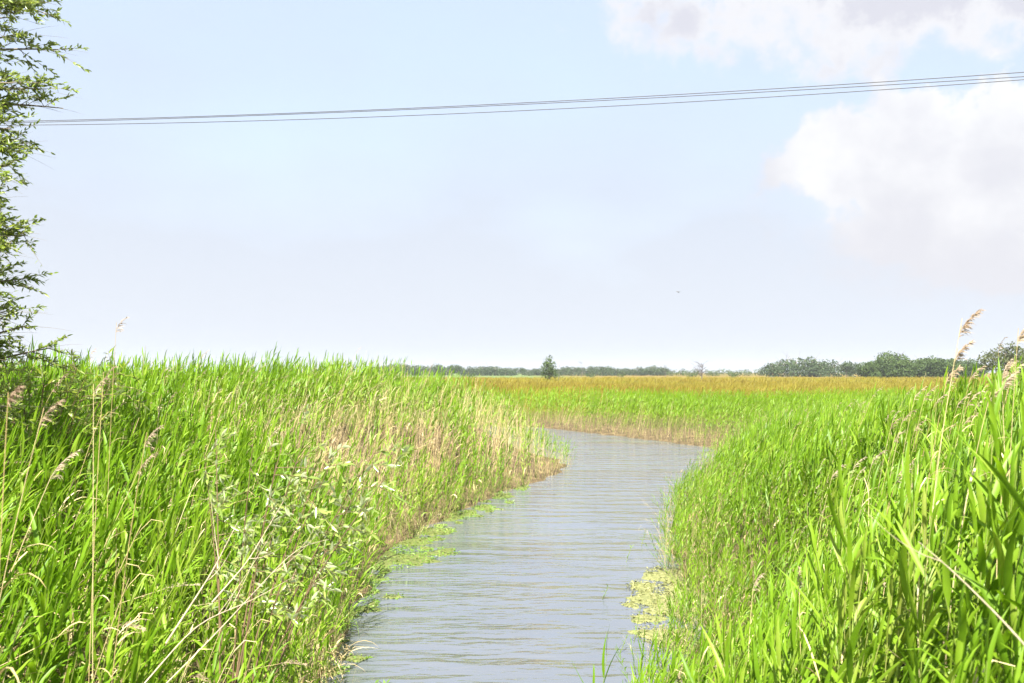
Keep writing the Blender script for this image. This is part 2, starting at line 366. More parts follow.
def dry_reed(r, lod, plume=False, broken=True):
    H = r.uniform(.75, 1.15)
    P = stem_curve(H, {0: 9, 1: 4, 2: 3}[lod], r.uniform(.0, .12), r.uniform(-.10, .16), r.uniform(-.04, .04))
    if broken and r.random() < .33:
        k0 = int(len(P) * r.uniform(.45, .8)); a = r.uniform(-1.2, 1.2)
        dv = norm(np.array([[math.cos(a), math.sin(a), r.uniform(-.7, .5)]]))[0]
        for q in range(k0 + 1, len(P)): P[q] = P[k0] + dv * (q - k0) * H / (len(P) - 1) * .8
    parts = [('stem', *tube(P, np.linspace(.0021, .0011, len(P)) * {0: 1, 1: 1.15, 2: 1.9}[lod], {0: 5, 1: 3, 2: 3}[lod]), 2)]
    nl = int(r.integers(0, 4)) if lod < 2 else int(r.integers(0, 2))
    for k in range(nl):
        s = r.uniform(.35, .95); az = r.uniform(-1.4, 1.4); th = r.uniform(.3, .9)
        Vv, Ff = strips(at_curve(P, np.array([s])), np.array([[math.sin(th) * math.cos(az), math.sin(th) * math.sin(az), math.cos(th)]]), np.array([r.uniform(.08, .2)]), .006 * (1.6 if lod == 2 else 1), r.uniform(.8, 2.4), 4 if lod == 0 else 2, lod == 0, r.uniform(-1, 1, 1))
        parts.append(('dry_leaf', Vv, Ff, 2))
    if plume:
        top = P[-1]; T = norm((P[-1] - P[-2])[None])[0]
        s = np.linspace(0, 1, 6)[:, None]
        C = top - T * .015 + T * s * .12 + np.array([1, 0, -.5]) * s ** 2 * .05
        Va, Fa = plume_strands(r, C, .42, {0: 70, 1: 24, 2: 10}[lod])
        Vb, Fb = tube(C, .0009, 3)
        parts.append(('plume', np.concatenate([Va, Vb]), np.concatenate([Fa, Fb + len(Va)]), 3))
    return parts

def merge(parts):
    b = MB()
    for p in parts: b.add(p[1], p[2], p[3])
    return b.arr()

rt = np.random.default_rng(5)
G0 = [green_reed(rt, 0) for _ in range(14)]
G1 = [merge(green_reed(rt, 1)) for _ in range(36)]
G0m = [merge(p) for p in G0] + [merge(green_reed(rt, 0)) for _ in range(16)]
G2 = [merge(green_reed(rt, 2)) for _ in range(36)]
S0 = [dry_reed(rt, 0, False) for _ in range(8)]; S0P = [dry_reed(rt, 0, True) for _ in range(8)]
S1 = [merge(dry_reed(rt, 1, k % 3 == 0)) for k in range(24)]
S2 = [merge(dry_reed(rt, 2, k % 3 == 0)) for k in range(24)]

def mass(name, groups, mats):
    """groups: list of (templates, xyz, rz, scale, lean(n,2)) put together as one mesh"""
    Vs, Fs, Ms, Rs, n0 = [], [], [], [], 0
    for T, P, rz, sc, lean in groups:
        if len(P) == 0: continue
        ti = rng.integers(0, len(T), len(P)); rn = rng.random(len(P))
        for k in range(len(T)):
            idx = np.nonzero(ti == k)[0]
            if len(idx) == 0: continue
            TV, TF, TM = T[k]; n = len(idx)
            c, s = np.cos(rz[idx])[:, None], np.sin(rz[idx])[:, None]
            S = sc[idx][:, None]
            x = (TV[None, :, 0] * c - TV[None, :, 1] * s) * S; y = (TV[None, :, 0] * s + TV[None, :, 1] * c) * S; z = TV[None, :, 2] * S
            x = x + lean[idx, 0][:, None] * z + P[idx, 0][:, None]; y = y + lean[idx, 1][:, None] * z + P[idx, 1][:, None]; z = z + P[idx, 2][:, None]
            Vs.append(np.stack([x, y, z], -1).reshape(-1, 3).astype(np.float32))
            Fs.append((TF[None] + (np.arange(n) * len(TV))[:, None, None] + n0).reshape(-1, 4)); n0 += n * len(TV)
            Ms.append(np.tile(TM, n)); Rs.append(np.repeat(rn[idx], len(TV)))
    me = mk_mesh(name, np.concatenate(Vs), np.concatenate(Fs), mats, np.concatenate(Ms), np.concatenate(Rs))
    return obj(name, me)

def scatter(D0, D1, dens, side):
    """random roots between depths D0 and D1 inside (and a little beside) the view"""
    xm = .66 * D1 + 1.4
    n = int(dens * 2 * xm * (D1 - D0))
    x = rng.uniform(-xm, xm, n); y = rng.uniform(D0, D1, n)
    d = river_dist(x, y); left = is_left(x, y) & (y < 58)
    ok = (d > -.22) & (np.abs(x) < .66 * y + 1.4)
    if side == 'left': ok &= left
    elif side == 'right': ok &= ~left & (y < 37 + smooth(9, 20, x) * 8)
    else: ok &= ~left & (y >= 37 + smooth(9, 20, x) * 8)
    return x[ok], y[ok], d[ok]

def pnoise(x, y, f, ph=0):
    return .5 + .25 * (np.sin(x * f + 1.3 * np.sin(y * f * .7 + ph) + ph) + np.sin(y * f * 1.1 + 1.7 * np.sin(x * f * .6 - ph) + 2 * ph))

MATS = [M_REED, M_STEM, M_STRAW, M_PLUME]
MATSF = [M_REEDFAR, M_STEM, M_STRAW, M_PLUME]
left_groups, right_groups, far_groups = [], [], []
near_green, near_dry = {'left': [], 'right': []}, {'left': [], 'right': []}
NEAR = {'left': 5.0, 'right': 3.9}

def add_band(D0, D1, dens, T, TS, side, out):
    x, y, d = scatter(D0, D1, dens, side)
    z = ground_z(x, y)
    hs = np.where(is_left(x, y), .76 - .26 * smooth(26, 32, y) + (.26 + .26 * smooth(26, 32, y)) * smooth(-.2, 1.3 + .7 * smooth(26, 32, y), d), .52 + .38 * (1 - smooth(5, 8, y)) + (.48 - .38 * (1 - smooth(5, 8, y))) * smooth(-.1, 2.2, d))
    u = rng.random(len(x))
    if side == 'left':
        straw = .16 + (.66 + .25 * smooth(17, 24, y)) * smooth(11, 18, y) * (1 - .75 * smooth(28, 33, y)) * (1 - smooth(36, 42, y)) * smooth(.1, .8, d) * (1 - smooth(2.5, 4.2, d)) * (.45 + pnoise(x, y, .9))
        straw = straw + .36 * (1 - smooth(6, 12, y))
        hs = hs * (1 - .12 * pnoise(x, y, .5, 2))
        keep = rng.random(len(x)) < (.75 + .25 * smooth(.1, .9, d))
    elif side == 'right':
        straw = .17 + .14 * (1 - smooth(.3, 1.6, d)) + .04 * pnoise(x, y, .6)
        hs = hs * (1 - .16 * pnoise(x, y, .55, 1))
        keep = rng.random(len(x)) < (.8 + .2 * smooth(.1, 1.2, d))
    else:
        straw = .30 * (1 - smooth(1.5, 6, d)) + .05
        hs = hs * (1 - .18 * pnoise(x, y, .35, 3)) * (.62 + .38 * smooth(.3, 4, d))
        keep = d > -.2
    x, y, z, d, hs, u, straw = [q[keep] for q in (x, y, z, d, hs, u, straw)]
    isS = u < straw
    P = np.stack([x, y, z - .02], 1); n = len(x)
    rz = rng.normal(0, .45, n); rz[rng.random(n) < .25] += rng.uniform(-2.2, 2.2)
    sc = rng.uniform(1.78, 2.06, n) * hs
    lean = np.stack([rng.normal(.07 if side != 'left' else .02, .07, n), rng.normal(0, .06, n)], 1)
    lean[:, 0] += .16 * (pnoise(x, y, .75, 4) - .5) * 2; lean[:, 1] += .10 * (pnoise(x, y, .9, 6) - .5) * 2
    g = ~isS
    out.append((T, P[g], rz[g], sc[g], lean[g]))
    sc2 = sc * rng.uniform(.78, 1.08, n)
    out.append((TS, P[isS], rz[isS], sc2[isS], lean[isS] * 1.4))
    return P, rz, sc, sc2, isS, lean

S0m = [merge(p) for p in S0 + S0 + S0 + S0P[:3]]
for side, grp in (('left', left_groups), ('right', right_groups)):
    tmp = []
    P, rz, sc, sc2, isS, lean = add_band(1.1 if side == 'right' else 1.8, NEAR[side], 62, None, None, side, tmp)
    vis = (np.abs(P[:, 0]) < .60 * P[:, 1] + .35)
    near_green[side] = [(P[i], rz[i], sc[i]) for i in np.nonzero(vis & ~isS)[0]]
    near_dry[side] = [(P[i], rz[i], sc2[i]) for i in np.nonzero(vis & isS)[0]]
    m = ~vis
    grp.append((G0m, P[m & ~isS], rz[m & ~isS], sc[m & ~isS], lean[m & ~isS]))
    add_band(NEAR[side], 8.5, 60, G0m, S0m, side, grp)
    add_band(8.5, 15, 42, G1, S1, side, grp)
    add_band(15, 26, 26, G1, S1, side, grp)
    add_band(26, 47, 15, G2, S2, side, grp)
add_band(36, 58, 11, G2, S2, 'far', far_groups)
add_band(58, 68, 6, G2, S2, 'far', far_groups)
# waterside litter: short broken straw along the foot of every bank
def litter(D0, D1, dens, T, side, out, hmul=.3, dm=.7):
    x, y, d = scatter(D0, D1, dens, side)
    k = d < dm; x, y, d = x[k], y[k], d[k]; n = len(x)
    out.append((T, np.stack([x, y, ground_z(x, y) - .03], 1), rng.uniform(-PI, PI, n), rng.uniform(.6, 1.3, n) * 2 * hmul, rng.normal(0, .35, (n, 2))))
litter(5, 20, 70, S1, 'left', left_groups); litter(20, 48, 26, S2, 'left', left_groups)
litter(5, 20, 60, S1, 'right', right_groups); litter(20, 40, 16, S2, 'right', right_groups)
litter(36, 66, 22, S2, 'far', far_groups, .32, 1.3)
litter(6, 26, 46, [merge(t) for t in G0[:6]], 'left', left_groups, .22, .9)
litter(5, 26, 46, [merge(t) for t in G0[:6]], 'right', right_groups, .26, 1.1)

o = mass('reed_bed', left_groups, MATS)
tag(o, 'tall mixed green and straw reeds covering the left bank mound', 'reed bed', kind='stuff')
o = mass('reed_bed', right_groups, MATS)
tag(o, 'dense bright green reeds covering the sloping right bank', 'reed bed', kind='stuff')
o = mass('reed_bed', far_groups, MATSF)
tag(o, 'bright green reed belt with tan foot on the far bank across the bend', 'reed bed', kind='stuff')

# ------------------------------------------------------------------ single reeds close to the camera
MATI = MATS
def part_meshes(templates, stemname):
    res = []
    for k, parts in enumerate(templates):
        res.append([(nm, mk_mesh('%s_%s' % (stemname, nm), Vv, Ff, MATI[mi])) for nm, Vv, Ff, mi in parts])
    return res
PG = part_meshes(G0, 'reed'); PS = part_meshes(S0, 'dry_reed'); PSP = part_meshes(S0P, 'dry_reed')
def place(PM, name, loc, rz, sc, label, cat, group):
    e = empty(name, loc, rz, sc); tag(e, label, cat, group)
    for nm, me in random.choice(PM): obj(nm, me, e)
    return e
for side in ('right', 'left'):
    lab = {'right': 'broad leaved green reed standing close to the camera on the right bank', 'left': 'slender green reed standing close to the camera on the left bank'}[side]
    lst = sorted(near_green[side], key=lambda q: q[0][1])
    for P, rz, sc in lst:
        place(PG, 'reed', P, rz, sc, lab, 'reed', 'green reeds nearest the camera on the %s bank' % side)
    for P, rz, sc in near_dry[side]:
        place(PS, 'dry_reed', P, rz, sc, 'dry straw coloured reed stem among the near green reeds on the %s bank' % side, 'dry reed', 'straw stems nearest the camera on the %s bank' % side)
print('near', {k: len(v) for k, v in near_green.items()}, {k: len(v) for k, v in near_dry.items()})

# tall seeded reeds that stick out: top pixel, depth, label
def seeded(px, py, D, label, group=None, n=90, hgt=None, bend=.16, pl=.15):
    top = at(px, py, D); gz = float(ground_z(top[0] - bend * 1.2, D))
    base = np.array([top[0] - bend * 1.6, D + .1, gz])
    H = top[2] - gz
    e = empty('seeded_reed', base); tag(e, label, 'seeded reed', group)
    r = np.random.default_rng(int(px * 7 + py))
    s = np.linspace(0, 1, 14)
    rel = top - base
    C = np.stack([rel[0] * s ** 2.2, rel[1] * s, rel[2] * s], 1)
    obj('stem', mk_mesh('seeded_stem', *tube(C, np.linspace(.0029, .0014, 14), 6), M_STRAW), e)
    T = norm((C[-1] - C[-3])[None])[0]; q = np.linspace(0, 1, 8)[:, None]
    PC = C[-1] - T * pl * .5 + T * q * pl * .8 + np.array([1, 0, -.25]) * q ** 2 * pl * .42
    Va, Fa = plume_strands(r, PC, .5 if D < 4.5 else .75 if D < 6 else .9, int(n * 1.3)); Vb, Fb = tube(PC, .0016, 4)
    obj('plume', mk_mesh('seeded_plume', np.concatenate([Va, Vb]), np.concatenate([Fa, Fb + len(Va)]), M_PLUME), e)
    for k in range(int(r.integers(1, 4))):
        sk = r.uniform(.5, .9); az = r.uniform(-1, 1)
        obj('dry_leaf', mk_mesh('seeded_leaf', *strips(at_curve(C, np.array([sk])), np.array([[math.cos(az) * .6, math.sin(az) * .6, .6]]), np.array([r.uniform(.15, .3)]), .012, 1.6, 5, True), M_STRAW), e)
    return e
seeded(963, 318, 4.6, 'tallest pale reed with feathery plume bent right against the sky on the right bank', n=90, pl=.22)
seeded(958, 348, 4.8, 'pale seeded reed just below the tallest plume on the right bank', n=70)
seeded(1019, 328, 4.6, 'seeded reed with brown upright plume at the right edge of the view', bend=.05, n=70, pl=.18)
seeded(948, 372, 5, 'straw reed with small plume left of the tallest plume on the right bank', n=50)
seeded(990, 392, 4.2, 'reed with reddish drooping plume between the two tall plumes', n=60)
seeded(1004, 378, 5.0, 'pale seeded reed behind the plume at the right edge', n=60)
seeded(9, 392, 2.9, 'seeded reed with fluffy pink plume at the left edge of the view', bend=.05, n=80, pl=.09)
seeded(45, 408, 3.4, 'straw reed with thin arched plume beside the pink plume on the left', bend=.25, n=50)
seeded(104, 372, 4.4, 'tall straw reed pair in front of the dark willow bush', bend=.06, n=30)
seeded(94, 384, 4.3, 'lower straw reed of the pair in front of the dark willow bush', bend=.0, n=30)
seeded(116, 322, 7.0, 'single thin grass spike rising above the left mound skyline', bend=.06, n=16, pl=.2)
seeded(148, 432, 4.0, 'straw reed with pale tuft below the mound on the left bank', n=50)
for k in range(20):
    px = rng.uniform(830, 1015); D = rng.uniform(6.0, 10.5)
    x = (px - 512) / FPX * D; zt = float(ground_z(x, D)) + rng.uniform(1.75, 2.15)
    seeded(px, HOR - (zt - EYE) / D * FPX, D, 'pale nodding seed head among the green reeds on the upper right bank', 'nodding seed heads on the right bank', n=26, pl=.22)
for k in range(9):
    px = rng.uniform(130, 440); D = rng.uniform(9, 17)
    x = (px - 512) / FPX * D
    if river_dist(np.array([x]), np.array([D]))[0] < 1.2: continue
    zt = float(ground_z(x, D)) + rng.uniform(1.8, 2.2)
    seeded(px, HOR - (zt - EYE) / D * FPX, D, 'pale seed head among the reeds on the left mound', 'seed heads on the left mound', n=22, pl=.24)

# ------------------------------------------------------------------ golden meadow beyond the reed belt
def tuft_template(r, n, h, w):
    B = np.stack([r.normal(0, .35, n), r.normal(0, .35, n), np.zeros(n)], 1)
    D0 = np.stack([r.normal(.15, .25, n), r.normal(0, .25, n), np.ones(n)], 1)
    Vv, Ff = strips(B, D0, r.uniform(.6, 1, n) * h, w, r.uniform(.1, .6, n), 2, False, r.uniform(-1, 1, n), 'blade', .3)
    return Vv, Ff, np.zeros(len(Ff), np.int32)
TU = [tuft_template(rt, 12, 1.15, .03) for _ in range(10)]
TU2 = [tuft_template(rt, 10, 1.25, .07) for _ in range(10)]
TU3 = [tuft_template(rt, 10, 1.3, .16) for _ in range(8)]
mg, mgg = [], []
for D0, D1, dens, T, sp in ((56, 110, 1.7, TU, 1), (110, 190, .55, TU2, 1.5), (190, 340, .14, TU3, 2.4)):
    xm = .66 * D1; n = int(dens * 2 * xm * (D1 - D0)); x = rng.uniform(-xm, xm, n); y = rng.uniform(D0, D1, n)
    ok = (np.abs(x) < .66 * y) & (river_dist(x, y) > 6) & ((x > -.12 * y - 8)) & (y > np.interp(x, [10, 30], [66, 54]) - 5 + 10 * pnoise(x, y, .11, 1) + 8 * rng.random(n))
    x, y = x[ok], y[ok]; n = len(x)
    mg.append((T, np.stack([x, y, ground_z(x, y) - .05], 1), rng.normal(0, .6, n), rng.uniform(.75, 1.15, n) * (1 + .1 * sp), np.zeros((n, 2))))
o = mass('meadow_grass', mg, [M_GOLD]); tag(o, 'golden brown seeding grass of the flat meadow beyond the river', 'meadow grass', kind='stuff')

# ------------------------------------------------------------------ broad-leaved trees far off
def crown_mesh(r, W, H, z0, nl, nq, qs, mat, flat=.75, hollow=.55):
    """leaf clumps (small bent quads) through uneven lobes"""
    Vs, Fs, n0 = [], [], 0
    lob = []
    for k in range(nl):
        a = r.uniform(0, 2 * PI); q = math.sqrt(r.uniform(0, 1)) * W * .38
        zz = z0 + H * (.14 + .66 * r.uniform(0, 1) * (1 - (q / W) * (.8 if flat < 1 else .1)))
        rad = r.uniform(.18, .30) * W
        lob.append((q * math.cos(a), q * math.sin(a), zz, rad))
    lob.append((0, 0, z0 + H * .82 - .1 * W, .2 * W))
    tot = sum(l[3] ** 2 for l in lob)
    allP = []
    for lx, ly, lz, rad in lob:
        m = max(8, int(nq * rad * rad / tot))
        dv = norm(r.normal(0, 1, (m, 3))); rr = rad * (hollow + (1 - hollow) * r.random(m) ** .6) * (1 + .18 * np.sin(dv[:, 0] * 5 + lx) * np.sin(dv[:, 2] * 6 + ly))
        p = np.array([lx, ly, lz]) + dv * rr[:, None] * np.array([1, 1, flat]); allP.append((p, dv))
    P = np.concatenate([q[0] for q in allP]); Dv = np.concatenate([q[1] for q in allP]); m = len(P)
    nrm = norm(Dv + r.normal(0, .75, (m, 3))); t = norm(np.cross(nrm, r.normal(0, 1, (m, 3)))); b = np.cross(nrm, t)
    s = qs * r.uniform(.5, 1.2, m)[:, None]
    c = [P + t * s * r.uniform(.6, 1.1, (m, 1)), P + b * s * r.uniform(.35, .9, (m, 1)) + nrm * s * .2, P - t * s * r.uniform(.6, 1.1, (m, 1)), P - b * s * r.uniform(.35, .9, (m, 1)) + nrm * s * .15]
    Vv = np.stack(c, 1).reshape(-1, 3); Ff = np.arange(m * 4).reshape(-1, 4)
    return mk_mesh('crown', Vv, Ff, mat, None, np.repeat(r.random(m), 4), False)

def trunk_mesh(r, H, R, W, limbs=6, mat=None, name='trunk'):
    b = MB(); s = np.linspace(0, 1, 7)
    C = np.stack([r.normal(0, .03) * H * s ** 2, r.normal(0, .03) * H * s ** 2, s * H * .72 - .15], 1)
    b.add(*tube(C, R * (1.25 - s), 7))
    for k in range(limbs):
        q = r.uniform(.3, .9); a = r.uniform(0, 2 * PI); L = W * r.uniform(.25, .42)
        t = np.linspace(0, 1, 5)[:, None]; p0 = at_curve(C, np.array([q]))[0]
        b.add(*tube(p0 + np.array([math.cos(a), math.sin(a), .8]) * t * L + np.array([0, 0, .25]) * t ** 2 * L, R * .45 * (1.1 - t[:, 0]), 5))
    return b.mesh(name, [mat or M_BARK])

def tree_kind(seed, W, H, nq, qs, mat, nl=9, low=.08):
    r = np.random.default_rng(seed)
    return trunk_mesh(r, H, H * .025, W), crown_mesh(r, W, H * (1 - low), H * low, nl, nq, qs, mat)
FARK = [tree_kind(100 + k, 13 + 2.5 * (k % 3), 8.5 + .8 * (k % 4), 1000, .62, M_TREEOLD, 13, .0) for k in range(7)]
MIDK = [tree_kind(200 + k, 13 + 1.8 * (k % 3), 10 + .8 * (k % 3), 4200, .5, M_TREE, 16, .0) for k in range(6)]
BUSHK = [tree_kind(300 + k, 9, 3.6, 320, .4, M_TREE, 6, .0) for k in range(3)]
def tree(name, kind, px, D, sc, label, group, cat='tree', zoff=0.0):
    x = (px - 512) / FPX * D
    e = empty(name, (x, D, float(ground_z(x, D)) + zoff), rng.uniform(0, 6.28), sc); tag(e, label, cat, group)
    obj('trunk', kind[0], e); obj('crown', kind[1], e)
    return e
rng = np.random.default_rng(77)
px = 372.0
while px < 668:
    D = rng.uniform(680, 760); top = np.interp(px, [372, 430, 470, 500, 530, 560, 600, 640, 668], [366, 366.3, 366.5, 368.2, 368.2, 367, 367, 367.5, 366.5]) + rng.uniform(-1.2, 1.2)
    h = EYE + (HOR - top) / FPX * D
    k = FARK[int(rng.integers(0, 7))]
    tree('far_tree', k, px, D, h / 8.6, 'small dark tree in the distant tree line left of centre on the horizon', 'trees of the distant tree line')
    px += rng.uniform(4.0, 6.5)
px = 672.0
while px < 768:
    D = rng.uniform(640, 700); top = 371 + rng.uniform(-1.0, .8)
    tree('far_bush', BUSHK[int(rng.integers(0, 3))], px, D, (EYE + (HOR - top) / FPX * D) / 3.5, 'low dark bush on the horizon right of the bare tree', 'low bushes along the horizon', 'bush')
    px += rng.uniform(5, 12)
tops = [(772, 360.5), (784, 358.5), (797, 358), (810, 358.2), (822, 359.5), (833, 360), (846, 362), (858, 361.5)]
for i, (p, t) in enumerate(tops):
    D = 520 + 14 * (i % 3); tree('tree', FARK[i % 7], p, D, (EYE + (HOR - t) / FPX * D) / 9.0, 'dark grey green tree in the wood beyond the golden meadow', 'trees of the dark wood on the right horizon')
tops = [(868, 360.5), (881, 356.5), (893, 354.8), (905, 357), (917, 360.5), (928, 359), (940, 357), (953, 358.5), (966, 361), (978, 362)]
for i, (p, t) in enumerate(tops):
    D = 400 + 12 * (i % 3); tree('tree', MIDK[i % 6], p, D, (EYE + (HOR - t) / FPX * D) / 10.2, 'rounded mid green tree right of the dark wood', 'green trees behind the right bank')
GREYK = [tree_kind(400 + k, 9.5, 10, 2600, .30, M_TREEGREY, 14, .1) for k in range(2)]
tree('tree', GREYK[0], 1008, 180, (EYE + 32 / FPX * 180) / 9.6, 'sparse grey green tree at the right edge of the horizon', None)
tree('tree', GREYK[1], 1046, 190, (EYE + 40 / FPX * 190) / 9.6, 'grey tree cut by the right edge of the view', None)
# lone slim tree, bushes and bare trees on the horizon
r = np.random.default_rng(9)
lone = (trunk_mesh(r, 8.2, .16, 3), crown_mesh(r, 5.2, 8.2, .1, 15, 1500, .24, M_TREE, 1.05, .3))
tree('lone_tree', lone, 549, 250, 1.0, 'slim leafy lone tree standing on the meadow near the centre of the horizon', None)
for p in (556, 470, 590, 622, 690, 735):
    tree('bush', BUSHK[p % 3], p, 420 + p % 90, .75, 'small green bush in front of the distant tree line', 'small bushes on the meadow horizon', 'bush')

def bare_tree(px, D, top, W, label, name='bare_tree', n=60, seed=1, R=.12):
    r = np.random.default_rng(seed); x = (px - 512) / FPX * D; gz = float(ground_z(x, D)); H = EYE + (HOR - top) / FPX * D - gz
    e = empty(name, (x, D, gz)); tag(e, label, 'bare tree')
    s = np.linspace(0, 1, 7); C = np.stack([.05 * H * np.sin(s * 2), 0 * s, s * H * .8 - .2], 1)
    b = MB(); b.add(*tube(C, R * (1.15 - s), 6)); obj('trunk', b.mesh('bare_trunk', [M_BAREWOOD]), e)
    b = MB()
    for k in range(n):
        q = r.uniform(.3, 1); a = r.uniform(0, 2 * PI); t = np.linspace(0, 1, 5)[:, None]; p0 = at_curve(C, np.array([q]))[0]; L = W * r.uniform(.3, .6)
        pts = p0 + np.array([math.cos(a), math.sin(a), r.uniform(.3, 1.1)]) * t * L
        b.add(*tube(pts, R * .33 * (1.1 - t[:, 0]), 4))
        for j in range(3):
            a2 = a + r.uniform(-1, 1); p1 = pts[int(r.integers(1, 5))]
            b.add(*tube(p1 + np.array([math.cos(a2), math.sin(a2), r.uniform(.1, 1)]) * t * L * .45, R * .2 * (1.1 - t[:, 0]), 3))
    obj('crown', b.mesh('bare_crown', [M_BAREWOOD]), e)
bare_tree(701, 260, 358.5, 4.6, 'leafless spreading tree on the golden meadow right of centre', n=42, seed=3, R=.15)
bare_tree(581, 330, 358, 2.8, 'thin pale leafless tree right of the slim lone tree', n=14, seed=4, R=.10)
bare_tree(665, 330, 361, 3.0, 'faint leafless tree left of the spreading bare tree', n=14, seed=5, R=.09)
bare_tree(558, 255, 361, 1.8, 'thin dead tree touching the right side of the slim lone tree', n=8, seed=6, R=.06)

# ------------------------------------------------------------------ willows on the left bank
def leaf_twigs(r, C, ntw, L, nleaf, lw, leafL, dirbias, b_wood, Lv, tw_r=.003):
    """twigs off curve C with leaves along them; wood goes to b_wood, leaves to Lv"""
    for k in range(ntw):
        q = r.uniform(.2, 1); p0 = at_curve(C, np.array([q]))[0]
        d = norm((dirbias + r.normal(0, .62, 3))[None])[0]; t = np.linspace(0, 1, 6)[:, None]; l = L * r.uniform(.45, 1.1)
        pts = p0 + d * t * l + np.array([.18, 0, -.12]) * t ** 2 * l
        b_wood.add(*tube(pts, tw_r * (1.15 - .9 * t[:, 0]), 4))
        n = int(nleaf * r.uniform(.5, 1.2)); s = r.uniform(.12, 1, n); B = at_curve(pts, s)
        D0 = d[None] * .9 + r.normal(0, .65, (n, 3)) + np.array([.2, 0, .1])
        Lv.append((B, D0, leafL * r.uniform(.55, 1.15, n), lw * r.uniform(.7, 1.2, n), r.uniform(0, .9, n), r.uniform(-1.5, 1.5, n)))
def leaf_mesh(Lv, mat, r, segs=3):
    B, D0, L, W, dr, ro = [np.concatenate([l[i] for l in Lv]) for i in range(6)]
    Vv, Ff = strips(B, D0, L, W, dr, segs, True, ro, 'leaf', .15)
    return mk_mesh('foliage', Vv, Ff, mat, None, np.repeat(r.random(len(B)), (segs + 1) * 3))

r = np.random.default_rng(21)
wb = np.array([-5.75, 7.7]); wz = float(ground_z(*wb))
e = empty('willow_tree', (wb[0], wb[1], wz)); tag(e, 'tall willow tree with narrow leaves leaning in at the left edge of the view', 'tree')
s = np.linspace(0, 1, 12); TC = np.stack([.35 * s + .1 * np.sin(s * 5), .2 * s, s * 6.9 - .1], 1)
obj('trunk', mk_mesh('willow_trunk', *tube(TC, .13 * (1.12 - s), 9), M_BARK), e)
for k in range(84):
    q = .14 + 0.84 * k / 83 + r.uniform(-.01, .01); p0 = at_curve(TC, np.array([q]))[0]
    az = r.uniform(-.85, .75) if k % 6 else r.uniform(1.5, 4.7)
    zrel = p0[2] + wz - EYE
    reach = np.interp(zrel, [-2, -.3, .4, 1.2, 2.0, 2.7, 3.6], [1.08, .95, .84, .94, .8, 1.0, .82]) * r.uniform(.7, 1.1) / max(.62, math.cos(az))
    t = np.linspace(0, 1, 8)[:, None]; up = r.uniform(.1, .55)
    C = p0 + np.array([math.cos(az), math.sin(az), up]) * t * reach + np.array([0, 0, -.12]) * t ** 2 * reach
    bw = MB(); bw.add(*tube(C, .022 * (1.1 - .85 * t[:, 0]) * (1.2 - .5 * q), 6)); Lv = []
    leaf_twigs(r, C, 17, .33, 27, .021, .062, np.array([math.cos(az) * .9, math.sin(az) * .6, .35]), bw, Lv)
    # a few bare whips blown to the right
    for j in range(3):
        p1 = at_curve(C, np.array([r.uniform(.6, 1)]))[0]; tt = np.linspace(0, 1, 5)[:, None]
        bw.add(*tube(p1 + np.array([1, r.normal(0, .3), r.normal(.05, .2)]) * tt * r.uniform(.25, .5) + np.array([0, 0, -.06]) * tt ** 2, .0022 * (1.1 - .8 * tt[:, 0]), 3))
    bo = obj('branch', bw.mesh('willow_branch', [M_BARK]), e)
    obj('foliage', leaf_mesh(Lv, M_WILLOW, r), bo)

def shrub(name, base, tops, label, leafmat, lw, leafL, ntw, nleaf, twL, r, woodmat=M_DARKSTEM, rad=.011, cat='shrub', bias=(.5, 0, .35)):
    bz = float(ground_z(base[0], base[1])); b0 = np.array([base[0], base[1], bz - .05])
    e = empty(name, tuple(b0)); tag(e, label, cat)
    for tp in tops:
        rel = np.asarray(tp) - b0; t = np.linspace(0, 1, 9)[:, None]
        off = np.array([r.normal(0, .06), r.normal(0, .06), 0])
        C = off + rel * np.concatenate([t ** 1.4, t ** 1.4, t ** .85], 1)
        bw = MB(); bw.add(*tube(C, rad * (1.15 - .9 * t[:, 0]), 6)); Lv = []
        leaf_twigs(r, C[3:], ntw, twL, nleaf, lw, leafL, np.array(bias), bw, Lv, .0028)
        so = obj('branch', bw.mesh('shrub_branch', [woodmat]), e)
        obj('foliage', leaf_mesh(Lv, leafmat, r), so)
    return e
r = np.random.default_rng(31)
shrub('willow_bush', (-5.2, 9.3), [at(px, py, D) for px, py, D in ((-20, 345, 9.0), (5, 338, 9.2), (25, 352, 9.1), (45, 358, 9.0), (62, 362, 8.9), (80, 368, 8.9), (95, 376, 8.7), (15, 372, 8.7), (50, 385, 8.6), (78, 395, 8.5), (110, 378, 8.9), (-5, 390, 8.6), (122, 372, 9.3))],
      'dark green willow bush under the willow tree at the left edge', M_WILLOW, .022, .085, 11, 14, .36, r)
shrub('sallow_shrub', (-2.25, 6.9), [at(px, py, D) for px, py, D in ((225, 428, 6.8), (255, 445, 6.7), (290, 432, 6.8), (318, 425, 6.9), (345, 432, 6.8), (372, 452, 6.7), (398, 458, 6.6), (350, 468, 6.6), (275, 462, 6.5), (205, 452, 6.8), (330, 455, 6.5))],
      'silvery leaved sallow shrub spreading over the left bank towards the water', M_SALLOW, .027, .095, 11, 12, .30, r, M_DARKSTEM, .009, bias=(.7, -.1, .25))

